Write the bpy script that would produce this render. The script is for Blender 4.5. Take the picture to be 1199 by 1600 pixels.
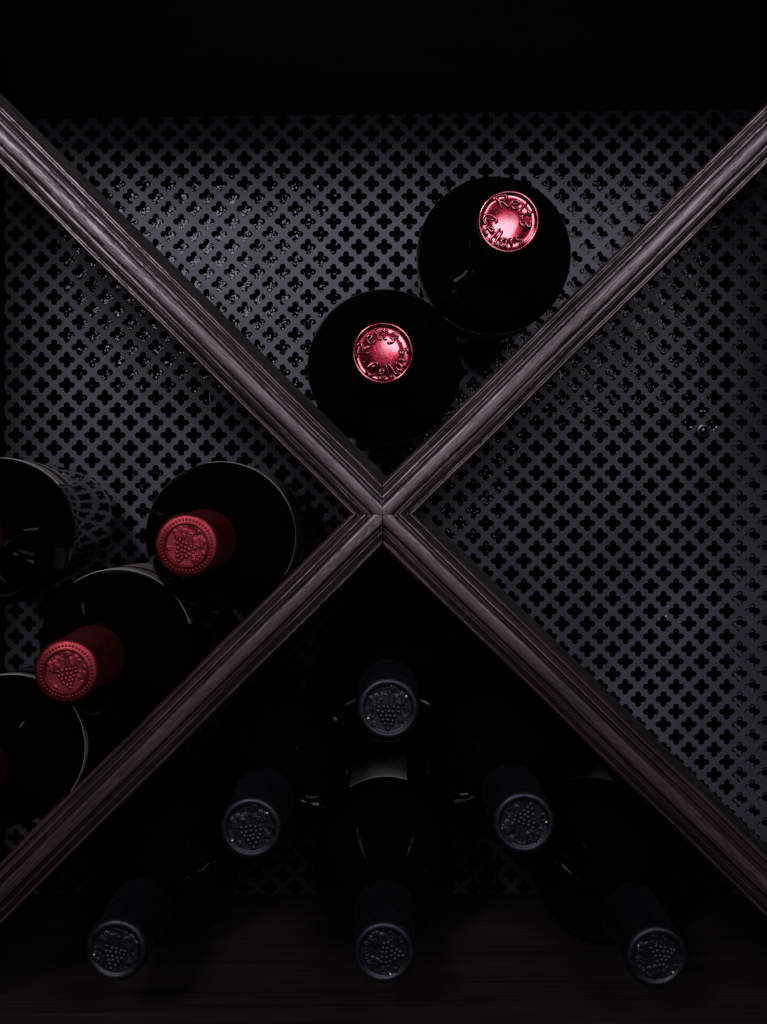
import bpy, math, random
from mathutils import Vector, Matrix

random.seed(7)
SC = bpy.context.scene
COL = SC.collection
for o in list(bpy.data.objects):
    bpy.data.objects.remove(o)

# ------------------------------------------------------------------ camera, world, light
F = 1700.0                      # focal length in photo pixels (1199 x 1600)
cam = bpy.data.cameras.new('camera')
cam.sensor_fit = 'VERTICAL'; cam.sensor_height = 36.0
cam.lens = 36.0 * F / 1600.0
cam.clip_start = 0.01; cam.clip_end = 50
camo = bpy.data.objects.new('camera', cam); COL.objects.link(camo)
camo.location = (0, 0, 0); camo.rotation_euler = (math.pi / 2, 0, 0)   # looks along +y
SC.camera = camo

W = bpy.data.worlds.new('World'); SC.world = W; W.use_nodes = True
W.node_tree.nodes['Background'].inputs[0].default_value = (0.75, 0.78, 1.0, 1)
W.node_tree.nodes['Background'].inputs[1].default_value = 0.004

def area(name, loc, target, sx, sy, power, color):
    l = bpy.data.lights.new(name, 'AREA'); l.shape = 'RECTANGLE'; l.size = sx; l.size_y = sy
    l.energy = power; l.color = color
    o = bpy.data.objects.new(name, l); COL.objects.link(o); o.location = loc
    o.rotation_euler = (Vector(target) - Vector(loc)).to_track_quat('-Z', 'Y').to_euler()
    return o
LC = (0.94, 0.90, 1.0)
area('softbox_lamp', (-0.335, -0.33, 0.455), (0.0, 0.70, 0.08), 0.22, 0.22, 4.0, LC)
area('softbox_lamp', (0.37, -0.33, 0.46), (0.0, 0.70, 0.08), 0.36, 0.36, 2.9, LC)
area('softbox_lamp', (0.040, -0.12, 0.115), (0.0, 0.70, 0.08), 0.095, 0.095, 0.27, LC)

vs = SC.view_settings
SC.display_settings.display_device = 'sRGB'
vs.view_transform = 'Standard'; vs.look = 'None'; vs.exposure = 0.0; vs.gamma = 1.0
vs.use_curve_mapping = False

# ------------------------------------------------------------------ dimensions (metres; y is the distance from the camera)
D_PANEL = 0.755
FLOOR_Z, CEIL_Z = -0.240, 0.276
WALL_L, WALL_R = -0.263, 0.268
D_CROSS = 0.500

def P(px, py, D):
    return Vector(((px - 599.5) * D / F, D, (800 - py) * D / F))

# ------------------------------------------------------------------ materials
def mat(name, base=(0.1, 0.1, 0.1), rough=0.5, metal=0.0, spec=0.5):
    m = bpy.data.materials.new(name); m.use_nodes = True
    b = m.node_tree.nodes['Principled BSDF']
    b.inputs['Base Color'].default_value = (*base, 1)
    b.inputs['Roughness'].default_value = rough
    b.inputs['Metallic'].default_value = metal
    b.inputs['Specular IOR Level'].default_value = spec
    return m, m.node_tree, b

def N(nt, kind, **kw):
    n = nt.nodes.new(kind)
    for k, v in kw.items():
        if k in n.inputs: n.inputs[k].default_value = v
        else: setattr(n, k, v)
    return n

def coords(nt, scale=(1, 1, 1), space='Object', rot=(0, 0, 0), vary=True):
    t = nt.nodes.new('ShaderNodeTexCoord'); mp = nt.nodes.new('ShaderNodeMapping')
    mp.inputs['Scale'].default_value = scale; mp.inputs['Rotation'].default_value = rot
    nt.links.new(t.outputs[space], mp.inputs['Vector'])
    if not vary: return mp.outputs['Vector']
    oi = nt.nodes.new('ShaderNodeObjectInfo'); ad = nt.nodes.new('ShaderNodeVectorMath'); ad.operation = 'MULTIPLY_ADD'
    nt.links.new(oi.outputs['Random'], ad.inputs[0]); ad.inputs[1].default_value = (37.0, 53.0, 71.0)
    nt.links.new(mp.outputs['Vector'], ad.inputs[2])
    return ad.outputs['Vector']

def noise(nt, vec, scale, detail=4, rough=0.55):
    n = N(nt, 'ShaderNodeTexNoise', Scale=scale, Detail=detail, Roughness=rough)
    nt.links.new(vec, n.inputs['Vector']); return n.outputs['Fac']

def ramp(nt, fac, stops):
    r = nt.nodes.new('ShaderNodeValToRGB'); e = r.color_ramp.elements
    while len(e) < len(stops): e.new(0.5)
    for el, (p, c) in zip(e, stops):
        el.position = p; el.color = (*c, 1) if len(c) == 3 else c
    nt.links.new(fac, r.inputs['Fac']); return r.outputs['Color']

def g(v): return (v, v, v)

def mixc(nt, a, b, fac, mode='MULTIPLY'):
    m = nt.nodes.new('ShaderNodeMix'); m.data_type = 'RGBA'; m.blend_type = mode
    for sock, v in ((m.inputs['Factor'], fac), (m.inputs['A'], a), (m.inputs['B'], b)):
        if isinstance(v, bpy.types.NodeSocket): nt.links.new(v, sock)
        elif isinstance(v, (int, float)): sock.default_value = v
        else: sock.default_value = (*v, 1)
    return m.outputs['Result']

def bump(nt, b, h, strength, dist):
    n = N(nt, 'ShaderNodeBump', Strength=strength, Distance=dist)
    nt.links.new(h, n.inputs['Height']); nt.links.new(n.outputs['Normal'], b.inputs['Normal'])

# stained open-grained wood, grain along the local x axis
def wood(name, dark, light, rough, pore=0.75, seed=0.0, stretch=1.0, pore_scale=1.0):
    m, nt, b = mat(name, light, rough, 0, 0.5)
    v1 = coords(nt, (12 * stretch, 700, 700)); v1b = coords(nt, (85 * stretch, 2400 * pore_scale, 2400 * pore_scale))
    v2 = coords(nt, (14, 30, 30))
    a = noise(nt, v1, 1.0, 5, 0.6)
    tone = ramp(nt, a, [(0.25, dark), (0.75, light)])
    p = noise(nt, v1b, 1.0, 2, 0.6)
    clumps = noise(nt, coords(nt, (11 * stretch, 210 * pore_scale, 210 * pore_scale)), 1.0, 2, 0.5)
    mm = nt.nodes.new('ShaderNodeMath'); mm.operation = 'MULTIPLY_ADD'
    nt.links.new(clumps, mm.inputs[0]); mm.inputs[1].default_value = 0.75; nt.links.new(p, mm.inputs[2])
    pores = ramp(nt, mm.outputs[0], [(0.60, g(1.0)), (0.88, g(1.0)), (0.97, g(1 - pore))])
    c = mixc(nt, tone, pores, 1.0)
    blot = ramp(nt, noise(nt, v2, 1.0, 3), [(0.3, g(0.62)), (0.7, g(1.15))])
    c = mixc(nt, c, blot, 1.0)
    warm = ramp(nt, noise(nt, coords(nt, (20, 60, 60)), 1.0, 2), [(0.45, (1, 1, 1)), (0.75, (1.15, 1.0, 0.78))])
    c = mixc(nt, c, warm, 1.0)
    nt.links.new(c, b.inputs['Base Color'])
    bump(nt, b, pores, 0.5, 0.0003)
    return m

M = {}
M['moulding'] = wood('stained_wood', (0.042, 0.0240, 0.0240), (0.074, 0.044, 0.045), 0.36, 0.66)
M['moulding'].node_tree.nodes['Principled BSDF'].inputs['Specular IOR Level'].default_value = 1.0
M['moulding'].node_tree.nodes['Principled BSDF'].inputs['Specular Tint'].default_value = (1.0, 0.90, 0.96, 1)
M['board'] = wood('board_wood', (0.006, 0.006, 0.006), (0.012, 0.011, 0.011), 0.7)
M['board'].node_tree.nodes['Principled BSDF'].inputs['Specular IOR Level'].default_value = 0.2
M['shelf'] = wood('shelf_veneer', (0.010, 0.007, 0.007), (0.030, 0.020, 0.020), 0.5, 0.6, 0, 0.35, 2.2)
M['ceiling'] = wood('ceiling_veneer', (0.008, 0.007, 0.007), (0.034, 0.029, 0.029), 0.5, 0.6, 0, 0.35, 1.6)
M['wall'] = wood('wall_veneer', (0.006, 0.005, 0.005), (0.014, 0.011, 0.011), 0.6, 0.6, 0, 0.35, 0.6)

m, nt, b = mat('painted_sheet_metal', (0.1, 0.1, 0.12), 0.5, 0.0, 0.4)
v = coords(nt)
n1 = noise(nt, v, 26, 4); n2 = noise(nt, v, 900, 3)
c = mixc(nt, ramp(nt, n1, [(0.3, (0.056, 0.055, 0.075)), (0.7, (0.094, 0.091, 0.119))]),
         ramp(nt, n2, [(0.3, g(0.82)), (0.7, g(1.12))]), 1.0)
nt.links.new(c, b.inputs['Base Color']); bump(nt, b, n2, 0.35, 0.0002)
M['sheet'] = m

m, nt, b = mat('flecked_black_liner', (0.0080, 0.0080, 0.0084), 0.06, 1.0, 0.5)
v = coords(nt)
vo = N(nt, 'ShaderNodeTexVoronoi', Scale=1250.0); nt.links.new(v, vo.inputs['Vector'])
ge = nt.nodes.new('ShaderNodeNewGeometry')
v1 = N(nt, 'ShaderNodeVectorMath', operation='SUBTRACT'); nt.links.new(vo.outputs['Color'], v1.inputs[0]); v1.inputs[1].default_value = (0.5, 0.5, 0.5)
v2 = N(nt, 'ShaderNodeVectorMath', operation='SCALE'); nt.links.new(v1.outputs[0], v2.inputs[0]); v2.inputs['Scale'].default_value = 0.14
v3 = N(nt, 'ShaderNodeVectorMath', operation='ADD'); nt.links.new(v2.outputs[0], v3.inputs[0]); nt.links.new(ge.outputs['Normal'], v3.inputs[1])
v4 = N(nt, 'ShaderNodeVectorMath', operation='NORMALIZE'); nt.links.new(v3.outputs[0], v4.inputs[0])
nt.links.new(v4.outputs[0], b.inputs['Normal'])
M['liner'] = m
m = m.copy(); m.name = 'glint_disc_foil'  # brighter, more tilted liner copy for the added glint disc
for n_ in m.node_tree.nodes:
    if n_.type == 'BSDF_PRINCIPLED': n_.inputs['Base Color'].default_value = (0.05, 0.05, 0.05, 1)
    if n_.type == 'VECT_MATH' and n_.operation == 'SCALE': n_.inputs['Scale'].default_value = 0.9
M['glint_disc'] = m

m, nt, b = mat('dark_bottle_glass', (0.0012, 0.0014, 0.0012), 0.03, 0.0, 0.35)
v = coords(nt)
nt.links.new(ramp(nt, noise(nt, v, 60, 5, 0.7), [(0.35, g(0.02)), (0.8, g(0.10))]), b.inputs['Roughness'])
bump(nt, b, noise(nt, v, 40, 2), 0.06, 0.002)
M['glass'] = m

def capsule_mat(name, base, rough, metal, spec, bumpy=0.15):
    m, nt, b = mat(name, base, rough, metal, spec)
    v = coords(nt)
    n = noise(nt, v, 420, 4, 0.6)
    nt.links.new(ramp(nt, n, [(0.3, g(rough - 0.05)), (0.75, g(rough + 0.12))]), b.inputs['Roughness'])
    k = ramp(nt, noise(nt, v, 160, 3), [(0.3, tuple(x * 0.82 for x in base)), (0.7, tuple(min(1, x * 1.1) for x in base))])
    nt.links.new(k, b.inputs['Base Color'])
    w = noise(nt, v, 130, 2, 0.5)
    hm = nt.nodes.new('ShaderNodeMath'); hm.operation = 'MULTIPLY_ADD'
    nt.links.new(w, hm.inputs[0]); hm.inputs[1].default_value = 1.7 if metal == 1.0 and 'foil' in name else 1.5; nt.links.new(n, hm.inputs[2])
    bump(nt, b, hm.outputs[0], bumpy, 0.0003)
    return m
M['red_foil'] = capsule_mat('red_metal_foil', (0.30, 0.008, 0.030), 0.17, 1.0, 0.5)
_b = M['red_foil'].node_tree.nodes['Principled BSDF']; _b.inputs['Coat Weight'].default_value = 1.0; _b.inputs['Coat Roughness'].default_value = 0.09; _b.inputs['Coat IOR'].default_value = 1.75
M['red_matte'] = capsule_mat('dull_red_capsule', (0.27, 0.034, 0.043), 0.47, 1.0, 0.6, 0.2)
M['black_cap'] = capsule_mat('black_capsule', (0.042, 0.042, 0.055), 0.47, 1.0, 0.4, 0.2)
M['vent'] = mat('pale_vent_hole', (0.75, 0.72, 0.55), 0.5)[0]
M['steel'] = mat('dark_steel_screw', (0.10, 0.10, 0.11), 0.22, 1.0)[0]
M['lint'] = mat('pale_lint', (0.7, 0.68, 0.7), 0.8)[0]
M['ink'] = mat('black_ink', (0.02, 0.02, 0.02), 0.6)[0]
M['maroon'] = mat('maroon_print', (0.06, 0.012, 0.016), 0.6)[0]
m, nt, b = mat('label_paper', (0.5, 0.48, 0.45), 0.6, 0, 0.3)
n = noise(nt, coords(nt), 300, 4)
nt.links.new(ramp(nt, n, [(0.3, (0.24, 0.235, 0.23)), (0.7, (0.34, 0.33, 0.32))]), b.inputs['Base Color'])
M['paper'] = m

# ------------------------------------------------------------------ helpers
def tag(o, label=None, cat=None, group=None, kind=None):
    if label: o['label'] = label
    if cat: o['category'] = cat
    if group: o['group'] = group
    if kind: o['kind'] = kind
    return o

def empty(name, matrix=None):
    o = bpy.data.objects.new(name, None); o.empty_display_size = 0.02; COL.objects.link(o)
    if matrix is not None: o.matrix_world = matrix
    return o

class MB:
    def __init__(s): s.v = []; s.f = []
    def add(s, vs, fs):
        k = len(s.v); s.v += [tuple(p) for p in vs]; s.f += [tuple(i + k for i in f) for f in fs]
    def box(s, lo, hi):
        x0, y0, z0 = lo; x1, y1, z1 = hi
        s.add([(x0, y0, z0), (x1, y0, z0), (x1, y1, z0), (x0, y1, z0), (x0, y0, z1), (x1, y0, z1), (x1, y1, z1), (x0, y1, z1)],
              [(3, 2, 1, 0), (4, 5, 6, 7), (0, 1, 5, 4), (1, 2, 6, 5), (2, 3, 7, 6), (3, 0, 4, 7)])
    def lathe(s, prof, n=64, cap0=False, cap1=False):
        vs, fs = [], []
        for (z, r) in prof:
            for i in range(n):
                a = 2 * math.pi * i / n; vs.append((r * math.cos(a), r * math.sin(a), z))
        for j in range(len(prof) - 1):
            for i in range(n):
                i2 = (i + 1) % n
                fs.append((j * n + i, j * n + i2, (j + 1) * n + i2, (j + 1) * n + i))
        if cap0: fs.append(tuple(reversed(range(n))))
        if cap1: fs.append(tuple((len(prof) - 1) * n + i for i in range(n)))
        s.add(vs, fs)
    def tube(s, pts, r, n=6, flat=1.0, closed=False):
        # round cord lying in the local xy plane, squashed along z by 'flat'
        pts = [Vector(p) for p in pts]; vs, fs = [], []; L = len(pts)
        for i, p in enumerate(pts):
            a = pts[i - 1] if (i or closed) else pts[i]; c = pts[(i + 1) % L] if (i < L - 1 or closed) else pts[i]
            t = (c - a); t = t.normalized() if t.length > 1e-9 else Vector((1, 0, 0))
            sd = Vector((-t.y, t.x, 0))
            rr = r * (0.55 if (not closed and i in (0, L - 1)) else 1.0)
            for k in range(n):
                an = 2 * math.pi * k / n
                vs.append(p + sd * math.cos(an) * rr + Vector((0, 0, math.sin(an) * rr * flat)))
        for i in range(L if closed else L - 1):
            j = (i + 1) % L
            for k in range(n):
                k2 = (k + 1) % n; fs.append((i * n + k, j * n + k, j * n + k2, i * n + k2))
        if not closed:
            fs.append(tuple(range(n))); fs.append(tuple(reversed([(L - 1) * n + k for k in range(n)])))
        s.add(vs, fs)
    def dome(s, c, r, h, n=10, rings=3):
        vs, fs = [], []
        for j in range(rings):
            a = (math.pi / 2) * j / rings
            for i in range(n):
                t = 2 * math.pi * i / n
                vs.append((c[0] + r * math.cos(a) * math.cos(t), c[1] + r * math.cos(a) * math.sin(t), c[2] + h * math.sin(a)))
        vs.append((c[0], c[1], c[2] + h))
        for j in range(rings - 1):
            for i in range(n):
                i2 = (i + 1) % n; fs.append((j * n + i, j * n + i2, (j + 1) * n + i2, (j + 1) * n + i))
        for i in range(n): fs.append(((rings - 1) * n + i, (rings - 1) * n + (i + 1) % n, rings * n))
        s.add(vs, fs)
    def mesh(s, name, material, smooth=None):
        me = bpy.data.meshes.new(name); me.from_pydata(s.v, [], s.f); me.update()
        me.materials.append(material)
        if smooth is not None:
            me.polygons.foreach_set('use_smooth', [True] * len(me.polygons))
            if smooth < 179: me.set_sharp_from_angle(angle=math.radians(smooth))
        return me
    def build(s, name, material, parent=None, smooth=None):
        return link(name, s.mesh(name, material, smooth), parent)

def link(name, me, parent=None, loc=(0, 0, 0), rotz=0.0):
    o = bpy.data.objects.new(name, me); COL.objects.link(o)
    o.parent = parent; o.location = loc; o.rotation_euler = (0, 0, rotz)
    return o

def smoothpts(pts, k=4, closed=False):
    # Catmull-Rom
    out = []; n = len(pts)
    rng = range(n if closed else n - 1)
    for i in rng:
        if closed: p0, p1, p2, p3 = (pts[(i + d) % n] for d in (-1, 0, 1, 2))
        else: p0, p1, p2, p3 = pts[max(i - 1, 0)], pts[i], pts[i + 1], pts[min(i + 2, n - 1)]
        for q in range(k):
            t = q / k; t2 = t * t; t3 = t2 * t
            out.append(tuple(0.5 * (2 * b + (c - a) * t + (2 * a - 5 * b + 4 * c - d) * t2 + (3 * b - a - 3 * c + d) * t3)
                             for a, b, c, d in zip(p0, p1, p2, p3)))
    if not closed: out.append(tuple(pts[-1]))
    return out

# ------------------------------------------------------------------ cabinet carcass
m = MB(); m.box((WALL_L - 0.03, 0.470, FLOOR_Z - 0.022), (WALL_R + 0.03, 0.684, FLOOR_Z))
tag(m.build('cabinet_floor', M['shelf']), kind='structure')
m = MB(); m.box((-0.32, -0.075, 0), (0.32, 0.145, 0.022))
co = m.build('cabinet_ceiling', M['ceiling']); co.location = (0, 0.615, CEIL_Z); co.rotation_euler = (0, -math.radians(0.8), 0)
tag(co, kind='structure')
m = MB(); m.box((WALL_L - 0.018, 0.540, FLOOR_Z - 0.06), (WALL_L, 0.79, 0.31))
tag(m.build('cabinet_wall_left', M['wall']), kind='structure')
m = MB(); m.box((WALL_R, 0.540, FLOOR_Z - 0.06), (WALL_R + 0.018, 0.79, 0.31))
tag(m.build('cabinet_wall_right', M['wall']), kind='structure')

# perforated sheet: a lattice of diamond cells, each with a quatrefoil hole cut through it
PX, PZ = 39.68 * D_PANEL / F, 39.30 * D_PANEL / F
U = D_PANEL / F
def quatrefoil():
    pts = []
    for k in range(4):
        a = k * math.pi / 2
        for j in range(7):
            t = a + math.radians(-108 + j * 216 / 6)
            pts.append((7.8 * U * math.cos(a) + 5.1 * U * math.cos(t), 7.8 * U * math.sin(a) + 5.1 * U * math.sin(t)))
        t = a + math.pi / 4
        pts.append((7.2 * U * math.cos(t), 7.2 * U * math.sin(t)))
    return pts
QF = quatrefoil()
def perforated(x0, x1, z0, z1, phase, y, thick):
    V, Fc = [], []
    i0, i1 = int((x0 - phase[0]) / PX) - 1, int((x1 - phase[0]) / PX) + 2
    j0, j1 = int((z0 - phase[1]) / (PZ / 2)) - 1, int((z1 - phase[1]) / (PZ / 2)) + 2
    for j in range(j0, j1):
        for i in range(i0, i1):
            cx = phase[0] + i * PX + (PX / 2 if j % 2 else 0); cz = phase[1] + j * PZ / 2
            if not (x0 <= cx <= x1 and z0 <= cz <= z1): continue
            k = len(V)
            V += [(cx + PX / 2, y, cz), (cx, y, cz + PZ / 2), (cx - PX / 2, y, cz), (cx, y, cz - PZ / 2)]
            V += [(cx + a, y, cz + b) for a, b in QF]
            V += [(cx + a * 0.97, y + 0.00015, cz + b * 0.97) for a, b in QF]
            V += [(cx + a * 0.97, y + thick, cz + b * 0.97) for a, b in QF]
            for q in range(4):
                inner = [k + 4 + (q * 8 + 3 + s) % 32 for s in range(9)]
                Fc.append(tuple([k + q] + inner + [k + (q + 1) % 4]))
            for r in range(2):
                for s in range(32):
                    s2 = (s + 1) % 32; b0 = k + 4 + r * 32
                    Fc.append((b0 + s2, b0 + s, b0 + 32 + s, b0 + 32 + s2))
    mb = MB(); mb.v = V; mb.f = Fc
    return mb
ph = P(243.5, 306.7, D_PANEL)
panel = tag(perforated(WALL_L - 0.012, WALL_R + 0.012, -0.285, 0.30, (ph.x, ph.z), D_PANEL, 0.0013).build('back_panel', M['sheet']), kind='structure')
perforated(0.246, WALL_R + 0.012, -0.285, 0.30, (ph.x + 0.0042, ph.z + 0.0006), D_PANEL + 0.0032, 0.0012).build('overlapping_sheet', M['sheet'], panel)
m = MB(); m.add([(-0.30, D_PANEL + 0.007, -0.30), (0.30, D_PANEL + 0.007, -0.30), (0.30, D_PANEL + 0.007, 0.31), (-0.30, D_PANEL + 0.007, 0.31)], [(0, 1, 2, 3)])
m.build('liner_sheet', M['liner'], panel)
m = MB(); wp = P(1100, 668, D_PANEL)
m.add([(wp.x + 0.0135 * math.cos(6.283 * i / 24), D_PANEL + 0.0042, wp.z + 0.0125 * math.sin(6.283 * i / 24)) for i in range(24)] +
      [(wp.x + 0.0135 * math.cos(6.283 * i / 24), D_PANEL + 0.0052, wp.z + 0.0125 * math.sin(6.283 * i / 24)) for i in range(24)],
      [tuple(range(24))] + [(i, (i + 1) % 24, 24 + (i + 1) % 24, 24 + i) for i in range(24)])
m.build('glint_disc', M['glint_disc'], panel)  # disc added behind the sheet to make glints in the holes round the screw
# fixing screw set in one of the holes
m = MB(); m.lathe([(0, 0.0046), (0.0012, 0.0046), (0.0016, 0.0042), (0.0017, 0.0030), (0.0030, 0.0026), (0.0036, 0.0018), (0.0038, 0.0004)], 24, True, True)
sp = P(1098, 673, D_PANEL)
sc_ = m.build('screw', M['steel'], panel, 35); sc_.location = (sp.x, D_PANEL - 0.0002, sp.z); sc_.rotation_euler = (math.pi / 2, 0, 0)

# ------------------------------------------------------------------ crossed divider
half = [(0.0, 0.0084), (0.0012, 0.00835), (0.0020, 0.0082), (0.0026, 0.0079), (0.0029, 0.0073), (0.0030, 0.0010), (0.0036, 0.0002), (0.0046, 0.0002), (0.0050, 0.0008),
        (0.0051, 0.0047), (0.0053, 0.0050), (0.0057, 0.0049), (0.0061, 0.0043), (0.0069, 0.0029), (0.0076, 0.0016), (0.0077, -0.0014), (0.0084, -0.0014),
        (0.0085, 0.0026), (0.0088, 0.0031), (0.0093, 0.0031), (0.0099, 0.0022), (0.0106, 0.0002), (0.0107, -0.0085)]
prof = [(-u, h) for u, h in reversed(half[1:])] + half
cross = empty('crossed_divider', Matrix.Translation((-0.0005, D_CROSS + 0.008, -0.0012)))
tag(cross, 'dark moulded wooden cross dividing the rack into four diamonds', 'divider')
def moulding(angle, length):
    vs, fs = [], []; n = len(prof); S = 26
    rnd = random.Random(int(angle * 10))
    for s in range(S + 1):
        for (u, h) in prof:
            t0 = abs(u) + 0.00022
            t = t0 + (length - t0) * (s / S)
            w = 0.00012 * math.sin(t * 61 + angle) + 0.0001 * rnd.uniform(-1, 1)
            vs.append((t, u + w, h))
    for s in range(S):
        for k in range(n - 1): fs.append((s * n + k, (s + 1) * n + k, (s + 1) * n + k + 1, s * n + k + 1))
    fs.append(tuple(range(n))); fs.append(tuple(reversed([S * n + k for k in range(n)])))
    mb = MB(); mb.add(vs, fs)
    o = mb.build('moulding', M['moulding'], cross, 32)
    # local x runs along the arm, local z faces the room (-y)
    a = math.radians(angle)
    X = Vector((math.cos(a), 0, math.sin(a))); Z = Vector((0, -1, 0)); Y = Z.cross(X)
    o.matrix_local = Matrix((X, Y, Z)).transposed().to_4x4()
    return o
moulding(44.7, 0.36); moulding(135.2, 0.36); moulding(224.8, 0.335); moulding(315.9, 0.335)
def board(angle, t0, t1, off):
    mb = MB(); mb.box((t0, -0.0100 + off, -0.2395), (t1, 0.0100 + off, -0.0078))
    o = mb.build('board', M['board'], cross)
    a = math.radians(angle)
    X = Vector((math.cos(a), 0, math.sin(a))); Z = Vector((0, -1, 0)); Y = Z.cross(X)
    o.matrix_local = Matrix((X, Y, Z)).transposed().to_4x4()
board(44.7, -0.333, 0.355, 0.0)
board(135.2, 0.0102, 0.355, -0.0042); board(315.9, 0.0102, 0.333, 0.0042)

# ------------------------------------------------------------------ capsules
RF, RM, RB = 0.0132, 0.0139, 0.0144      # outer radii of the three kinds
def top_profile(R, kind):
    # local z = 0 is the top of the capsule; the sleeve runs to negative z
    if kind == 'foil':
        return [(-0.052, R * 1.04), (-0.020, R * 0.99), (-0.0125, R * 0.985), (-0.0118, R * 1.0), (-0.0030, R * 1.0), (-0.0014, R * 0.996), (-0.0005, R * 0.982), (-0.0001, R * 0.955), (0, R * 0.925),
                (-0.0001, R * 0.89), (-0.0005, R * 0.862), (-0.0010, R * 0.85), (-0.0018, R * 0.845), (-0.0019, R * 0.82), (-0.0014, R * 0.62), (-0.00125, R * 0.5), (-0.00120, R * 0.3), (-0.0012, R * 0.02)]
    if kind == 'matte':
        return [(-0.052, R * 1.07), (-0.022, R * 1.00), (-0.0085, R * 0.97), (-0.0078, R * 1.0), (-0.0030, R * 1.0), (-0.0012, R * 0.97), (-0.0004, R * 0.92),
                (0, R * 0.87), (-0.0001, R * 0.71), (0.0002, R * 0.69), (0.0004, R * 0.665), (0.0002, R * 0.64), (-0.0005, R * 0.62), (-0.0006, R * 0.4), (-0.0006, R * 0.02)]
    return [(-0.052, R * 1.05), (-0.022, R * 0.985), (-0.0085, R * 0.965), (-0.0078, R * 1.0), (-0.0030, R * 1.0), (-0.0012, R * 0.975), (-0.0003, R * 0.92),
            (0, R * 0.86), (-0.0001, R * 0.80), (-0.0004, R * 0.765), (-0.0009, R * 0.745), (-0.0010, R * 0.7), (-0.0010, R * 0.3), (-0.0010, R * 0.02)]
def cap_mesh(R, kind, material):
    mb = MB(); mb.lathe(top_profile(R, kind), 72, False, True); return mb.mesh('capsule', material, 55)
CAP = {'foil': cap_mesh(RF, 'foil', M['red_foil']), 'matte': cap_mesh(RM, 'matte', M['red_matte']), 'black': cap_mesh(RB, 'black', M['black_cap'])}

# embossed lettering, drawn as cord strokes bent round the rim (blackletter-like)
G = {
 'R': ([[(0.20, 0.0), (0.26, 0.5), (0.20, 1.0)], [(0.0, 0.9), (0.25, 1.02), (0.62, 0.95), (0.72, 0.74), (0.55, 0.55), (0.22, 0.5)], [(0.42, 0.52), (0.62, 0.2), (0.88, 0.02)]], 0.95),
 'e': ([[(0.10, 0.30), (0.50, 0.42), (0.44, 0.60), (0.24, 0.60), (0.08, 0.36), (0.16, 0.08), (0.36, 0.0), (0.56, 0.12)]], 0.66),
 'i': ([[(0.06, 0.50), (0.18, 0.58), (0.18, 0.12), (0.30, 0.0), (0.38, 0.06)], [(0.14, 0.80), (0.24, 0.88)]], 0.46),
 't': ([[(0.20, 0.95), (0.20, 0.14), (0.34, 0.0), (0.46, 0.08)], [(0.02, 0.62), (0.42, 0.66)]], 0.54),
 'z': ([[(0.06, 0.58), (0.30, 0.64), (0.50, 0.56), (0.30, 0.32), (0.12, 0.26), (0.40, 0.24), (0.46, 0.02), (0.26, -0.18), (0.08, -0.10)]], 0.62),
 'C': ([[(0.74, 0.86), (0.54, 1.02), (0.24, 0.94), (0.06, 0.60), (0.10, 0.20), (0.36, 0.0), (0.62, 0.06), (0.76, 0.24)], [(0.42, 0.86), (0.36, 0.5), (0.44, 0.2)]], 0.90),
 'l': ([[(0.04, 0.88), (0.16, 1.0), (0.17, 0.14), (0.28, 0.0), (0.38, 0.08)]], 0.42),
 'a': ([[(0.44, 0.60), (0.20, 0.60), (0.06, 0.34), (0.14, 0.04), (0.34, 0.06), (0.44, 0.34)], [(0.44, 0.62), (0.46, 0.12), (0.60, 0.02)]], 0.68),
 'r': ([[(0.04, 0.52), (0.14, 0.60), (0.14, 0.0)], [(0.14, 0.42), (0.28, 0.60), (0.42, 0.52)]], 0.50),
 's': ([[(0.46, 0.54), (0.28, 0.64), (0.10, 0.50), (0.22, 0.34), (0.42, 0.22), (0.36, 0.02), (0.10, 0.02)]], 0.56),
}
def lettering(R):
    mb = MB(); zb = -0.0015; H = 0.0056; w = 0.00068
    def word(text, a0, a1, top_out, base_r):
        total = sum(G[ch][1] for ch in text); adv = 0.0
        for ch in text:
            strokes, cw = G[ch]
            for st in strokes:
                pts = []
                for (x, y) in smoothpts(st, 4):
                    f = (adv + x) / total; a = math.radians(a0 + (a1 - a0) * f)
                    r = base_r + (y * H if top_out else -y * H)
                    pts.append((r * math.cos(a), r * math.sin(a), zb + 0.0003))
                mb.tube(pts, w, 8, 1.4)
            adv += cw
    word('Reitz', 128, -22, True, R * 0.44)        # clockwise over the top, tops outward
    word('Cellars', 158, 312, False, R * 0.80)     # anticlockwise round the bottom, tops inward
    for a in (142, -34):
        mb.dome((R * 0.66 * math.cos(math.radians(a)), R * 0.66 * math.sin(math.radians(a)), zb), 0.00055, 0.0005)
    return mb.mesh('lettering', M['red_foil'], 179)
LETTER = lettering(RF)

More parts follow.
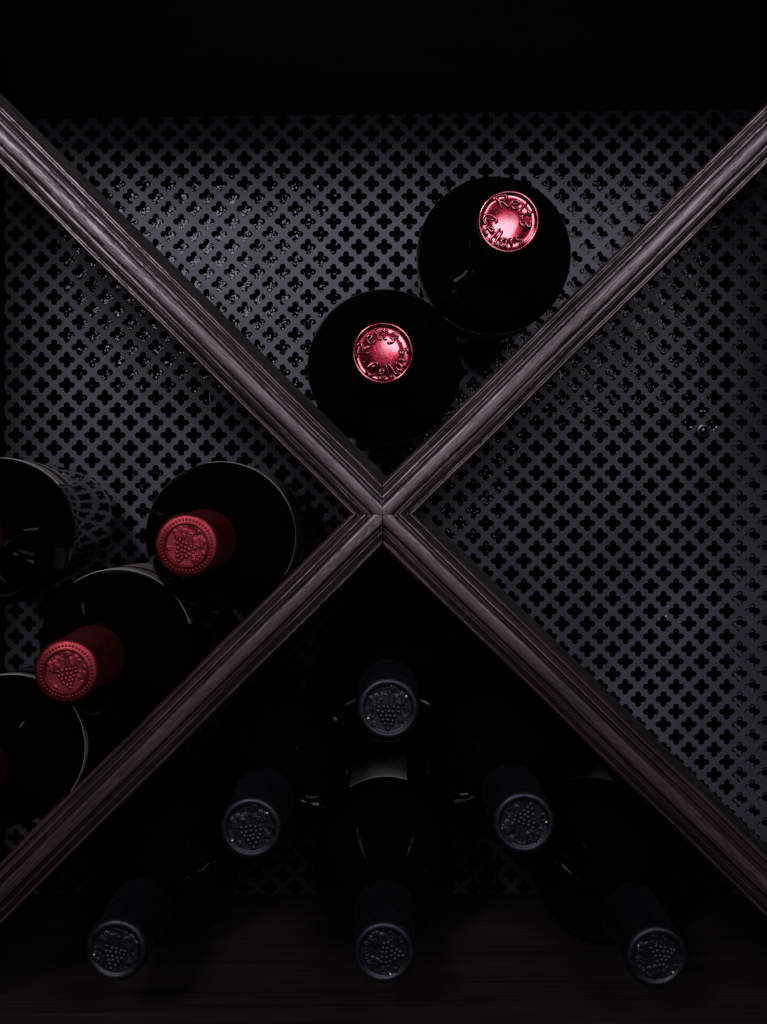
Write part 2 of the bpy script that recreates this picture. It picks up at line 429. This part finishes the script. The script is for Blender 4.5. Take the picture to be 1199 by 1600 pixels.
def emblem(R, z, scale, material, seed, sym):
    # bunch of grapes under vine leaves and tendrils, stalk towards +y
    rnd = random.Random(seed); mb = MB(); s = scale
    gr = 0.00098 * s
    rows = [(5, 0.0004), (5, -0.0011), (4, -0.0026), (3, -0.0041), (2, -0.0055), (1, -0.0068)]
    for n, y in rows:
        for i in range(n):
            x = (i - (n - 1) / 2) * 1.75 * 0.00098
            mb.dome(((x + rnd.uniform(-1, 1) * 0.00030) * s, (y + rnd.uniform(-1, 1) * 0.00025) * s, z), gr * 0.95, gr * 0.62, 9, 3)
    def leaf(cx, cy, size, rot):
        k = 36; out = []
        for i in range(k):
            t = 2 * math.pi * i / k
            rr = size * (0.62 + 0.30 * abs(math.cos(2.5 * t)) ** 0.8 + 0.05 * math.cos(15 * t))
            out.append((cx + rr * math.cos(t + rot), cy + rr * math.sin(t + rot), z + 0.00005))
        inner = [(cx + (p[0] - cx) * 0.8, cy + (p[1] - cy) * 0.8, z + 0.00042 * s) for p in out]
        mid = [(cx + (p[0] - cx) * 0.4, cy + (p[1] - cy) * 0.4, z + 0.0002 * s) for p in out]
        vs = out + inner + mid + [(cx, cy, z + 0.0003 * s)]; fs = []
        for i in range(k):
            j = (i + 1) % k
            fs += [(i, j, k + j, k + i), (k + i, k + j, 2 * k + j, 2 * k + i), (2 * k + i, 2 * k + j, 3 * k)]
        mb.add(vs, fs)
        for q in range(5):
            t = rot + q * 2 * math.pi / 5
            mb.tube([(cx, cy, z + 0.0003 * s), (cx + size * 0.8 * math.cos(t), cy + size * 0.8 * math.sin(t), z + 0.0004 * s)], 0.00024 * s, 5)
    j = lambda q: q * rnd.uniform(0.88, 1.12)
    leaf(j(-0.0043) * s, j(0.0030) * s, j(0.0033) * s, rnd.uniform(0, 6))
    leaf(j(0.0042) * s, j(0.0034) * s, j(0.0033) * s, rnd.uniform(0, 6))
    leaf(j(-0.0005) * s, 0.0060 * s, 0.0019 * s, rnd.uniform(0, 6))
    if sym:
        leaf(-0.0061 * s, -0.0018 * s, 0.0022 * s, 1.1); leaf(0.0060 * s, -0.0014 * s, 0.0022 * s, 0.2)
    else:
        leaf(0.0052 * s, -0.0026 * s, 0.0024 * s, 1.7)
    mb.tube(smoothpts([(0, 0.0008 * s, z), (0.0003 * s, 0.004 * s, z), (-0.0002 * s, 0.0072 * s, z)], 4), 0.00036 * s, 6)
    def tendril(cx, cy, r0, turns, a0, sg):
        k = int(14 * turns) + 2
        mb.tube([(cx + r0 * (1 - 0.75 * i / k) * math.cos(a0 + sg * 6.283 * turns * i / k),
                  cy + r0 * (1 - 0.75 * i / k) * math.sin(a0 + sg * 6.283 * turns * i / k), z) for i in range(k + 1)], 0.00034 * s, 5)
    for (cx, cy, r0, tn, a0, sg) in [(0.0018, 0.0066, 0.0013, 1.5, 3.6, 1), (-0.0020, 0.0064, 0.0012, 1.4, 5.6, -1),
                                     (-0.0050, -0.0050, 0.0011, 1.3, 0.6, 1), (0.0050, -0.0050, 0.0011, 1.4, 2.4, -1)]:
        tendril(j(cx) * s, j(cy) * s, j(r0) * s, j(tn), a0 + rnd.uniform(-0.6, 0.6), sg)
    if not sym: tendril(0.0072 * s, 0.0, 0.0009 * s, 1.2, 1.0, 1)
    return mb.mesh('grape_emblem', material, 60)
EMB = {'matte': [emblem(RM, -0.0006, 1.10, M['red_matte'], 3 + q, False) for q in range(4)],
       'black': [emblem(RB, -0.0010, 1.30, M['black_cap'], 15 + q, True) for q in range(6)]}
mb = MB()
for i in range(46):
    a = 2 * math.pi * i / 46
    mb.dome((RM * 0.785 * math.cos(a), RM * 0.785 * math.sin(a), -0.0001), 0.00062, 0.0005, 8, 2)
BEADS = mb.mesh('bead_ring', M['red_matte'], 179)
mb = MB(); mb.lathe([(0, 0.00042), (0.0002, 0.00038), (0.00025, 0.0001)], 10, True, True)
VENT = mb.mesh('vent_hole', M['vent'], None)

# ------------------------------------------------------------------ bottles
def bottle(name, label, group, kind, ring_px, Dr, cap_px, R, neck, body, emblem_rot, lab=None, band=False):
    """ring_px: where the shoulder reaches full width; cap_px: centre of the capsule top."""
    A = P(ring_px[0], ring_px[1], Dr)
    lo, hi = 0.30, Dr - 0.02
    for _ in range(50):
        mid = (lo + hi) / 2
        if (P(cap_px[0], cap_px[1], mid) - A).length > neck: lo = mid
        else: hi = mid
    T = P(cap_px[0], cap_px[1], (lo + hi) / 2)
    Z = (T - A).normalized()
    if DBG: d = T.normalized(); r = d - 2 * d.dot(Z) * Z; k = (T.y + 0.12) / -r.y; print('REFL', [round(q, 3) for q in T + r * k], [round(q,3) for q in Z])
    # stop short of the back panel
    def maxb(L):
        c = A - Z * L; return c.y + R * math.sqrt(max(0, 1 - Z.y * Z.y)) < D_PANEL - 0.002
    while not maxb(body): body -= 0.002
    X = (Vector((1, 0, 0)) - Z * Z.x).normalized(); Y = Z.cross(X)
    mw = Matrix((X, Y, Z)).transposed().to_4x4(); mw.translation = A - Z * body
    root = empty(name, mw)
    tag(root, label, 'wine bottle', group)
    Rc = {'foil': RF, 'matte': RM, 'black': RB}[kind]
    rn = Rc * 0.95; Ht = body + neck
    pr = [(0.004, R * 0.55), (0.0, R * 0.80), (0.0006, R * 0.90), (0.003, R * 0.97), (0.007, R)]
    for i in range(1, 9): pr.append((0.007 + (body - 0.007) * i / 8, R))
    sh = neck * 0.46                        # shoulder height
    for i in range(1, 22):
        t = i / 21
        # convex shoulder running into a concave neck root
        a = min(1, t / 0.62)
        if t <= 0.62:
            r = R - (R - (rn + (R - rn) * 0.30)) * (1 - math.cos(a * math.pi / 2)) ** 0.92
        else:
            q = (t - 0.62) / 0.38; r = rn + (R - rn) * 0.30 * (1 - q) ** 2.1
        pr.append((body + sh * t, r))
    pr += [(Ht - 0.05, rn * 0.99), (Ht - 0.004, rn * 0.95), (Ht - 0.002, rn * 0.6)]
    mb = MB(); mb.lathe(pr, 112, True, True)
    mb.build('glass_body', M['glass'], root, 60)
    cap = link('capsule', CAP[kind], root, (0, 0, Ht), math.radians(emblem_rot))
    if kind == 'foil': link('lettering', LETTER, cap)
    else: link('grape_emblem', EMB[kind].pop(), cap)
    if kind == 'matte': link('bead_ring', BEADS, cap)
    if kind == 'black':
        for a in (35, 205): link('vent_hole', VENT, cap, (RB * 0.70 * math.cos(math.radians(a)), RB * 0.70 * math.sin(math.radians(a)), -0.0008))
    if lab:
        a0, a1, s0, s1 = lab
        def curved(a0, a1, z0, z1, r0, r1, n=40):
            mb = MB(); vs = []
            for i in range(n + 1):
                a = math.radians(a0 + (a1 - a0) * i / n); c, s = math.cos(a), math.sin(a)
                vs += [(r0 * c, r0 * s, z0), (r1 * c, r1 * s, z0), (r1 * c, r1 * s, z1), (r0 * c, r0 * s, z1)]
            fs = [(0, 3, 2, 1), (4 * n, 4 * n + 1, 4 * n + 2, 4 * n + 3)]
            for i in range(n):
                for k in range(4):
                    k2 = (k + 1) % 4; fs.append((4 * i + k, 4 * i + k2, 4 * i + 4 + k2, 4 * i + 4 + k))
            mb.add(vs, fs); return mb
        lb = curved(a0, a1, body - s1, body - s0, R - 0.0003, R + 0.00035).build('paper_label', M['paper'], root, 40)
        if band:
            curved(a0 + 0.3, a1 - 0.3, body - s0 - 0.030, body - s0 - 0.016, R, R + 0.00045).build('maroon_band', M['maroon'], lb, 40)
            am = band if band is not True else 55
            for q in range(7):
                if q == 4: continue
                aa = am - q * 2.4
                curved(aa, aa - 1.5, body - s0 - 0.0105, body - s0 - 0.0085, R, R + 0.00045, 3).build('printed_letter', M['ink'], lb)
    return root

DBG = False
DN = 0.113   # neck lengths
GT, GL, GB = 'bottles in the upper diamond', 'red capsule bottles in the left diamond', 'black capsule bottles in the lower diamond'
bottle('wine_bottle', 'black bottle with shiny red metallic cap leaning on the upper right arm, higher of two', GT, 'foil', (771, 400), 0.562, (795, 346), 0.0398, 0.107, 0.175, 0, (-130, -60, 0.002, 0.07))
bottle('wine_bottle', 'black bottle with shiny red metallic cap nestled in the V of the cross', GT, 'foil', (601, 574), 0.562, (598.5, 551.5), 0.0398, 0.107, 0.175, 63, (-125, -55, 0.002, 0.07))
bottle('wine_bottle', 'bottle with dull red grape embossed cap nearest the crossing of the dividers', GL, 'matte', (345, 838), 0.570, (291.5, 852), 0.0390, 0.107, 0.17, -28, (-32, 100, 0.002, 0.08))
bottle('wine_bottle', 'bottle with dull red grape embossed cap, lower of the two fully seen red caps', GL, 'matte', (182, 1006), 0.570, (103.5, 1049), 0.0390, 0.107, 0.17, 12, (15, 125, 0.002, 0.08), 75)
bottle('wine_bottle', 'bottle cut off by the left edge, cream and maroon label on its side', GL, 'matte', (0, 831), 0.575, (-98, 842), 0.0390, 0.107, 0.155, 40, (40, 115, 0.002, 0.044), 78)
bottle('wine_bottle', 'bottle cut off by the left edge, lowest one lying against lower left arm', GL, 'matte', (14, 1171), 0.572, (-98, 1232), 0.0390, 0.107, 0.155, 80, (-35, 125, 0.002, 0.009))
bottle('wine_bottle', 'bottle with black grape embossed cap on top of the lower pyramid', GB, 'black', (606, 1047), 0.607, (607, 1108), 0.0398, DN, 0.146, 0)
bottle('wine_bottle', 'black capped bottle in the middle row of the pyramid, left of the two', GB, 'black', (432, 1201), 0.607, (392, 1295), 0.0398, DN, 0.146, 8)
bottle('wine_bottle', 'black capped bottle in the middle row of the pyramid, right of the two', GB, 'black', (779, 1196), 0.607, (819.5, 1287), 0.0398, DN, 0.146, 158)
bottle('wine_bottle', 'black capped bottle on the shelf at the left end of the bottom row', GB, 'black', (261, 1355), 0.607, (180.5, 1486), 0.0398, DN, 0.146, -14)
bottle('wine_bottle', 'black capped bottle at the middle of the bottom row with pale label on top', GB, 'black', (603, 1355), 0.607, (600, 1490), 0.0398, DN, 0.146, 82, (72, 123, 0.042, 0.10))
bottle('wine_bottle', 'black capped bottle on the shelf at the right end of the bottom row', GB, 'black', (945, 1357), 0.607, (1027.5, 1497), 0.0398, DN, 0.146, 112, (70, 150, 0.042, 0.10))

# ------------------------------------------------------------------ lint on the panel, label corner stand-in on a bottle
mb = MB()
def speck(p, r):
    k = 7; vs = [(p.x + r * random.uniform(0.6, 1.2) * math.cos(6.283 * i / k), p.y, p.z + r * random.uniform(0.5, 1.1) * math.sin(6.283 * i / k)) for i in range(k)]
    mb.add(vs + [(p.x, p.y - r * 0.6, p.z)], [(i, (i + 1) % k, k) for i in range(k)])
for px, py, r in [(1041, 963, 0.0011), (1044, 948, 0.0006), (1061, 972, 0.0004), (1037, 640, 0.0003), (610, 705, 0.0004), (270, 290, 0.0003), (505, 610, 0.0003), (880, 800, 0.0003), (1010, 560, 0.0003), (140, 640, 0.0003), (350, 250, 0.00025), (930, 905, 0.0003)]:
    speck(P(px, py, D_PANEL - 0.0003), r)
speck(P(526, 1123, 0.6000), 0.0019)  # pale chip added on the shoulder for a bright label corner
tag(mb.build('lint', M['lint']), 'pale specks of lint on the perforated panel and a stand-in for a bright label corner on a bottle', 'lint', kind='stuff')
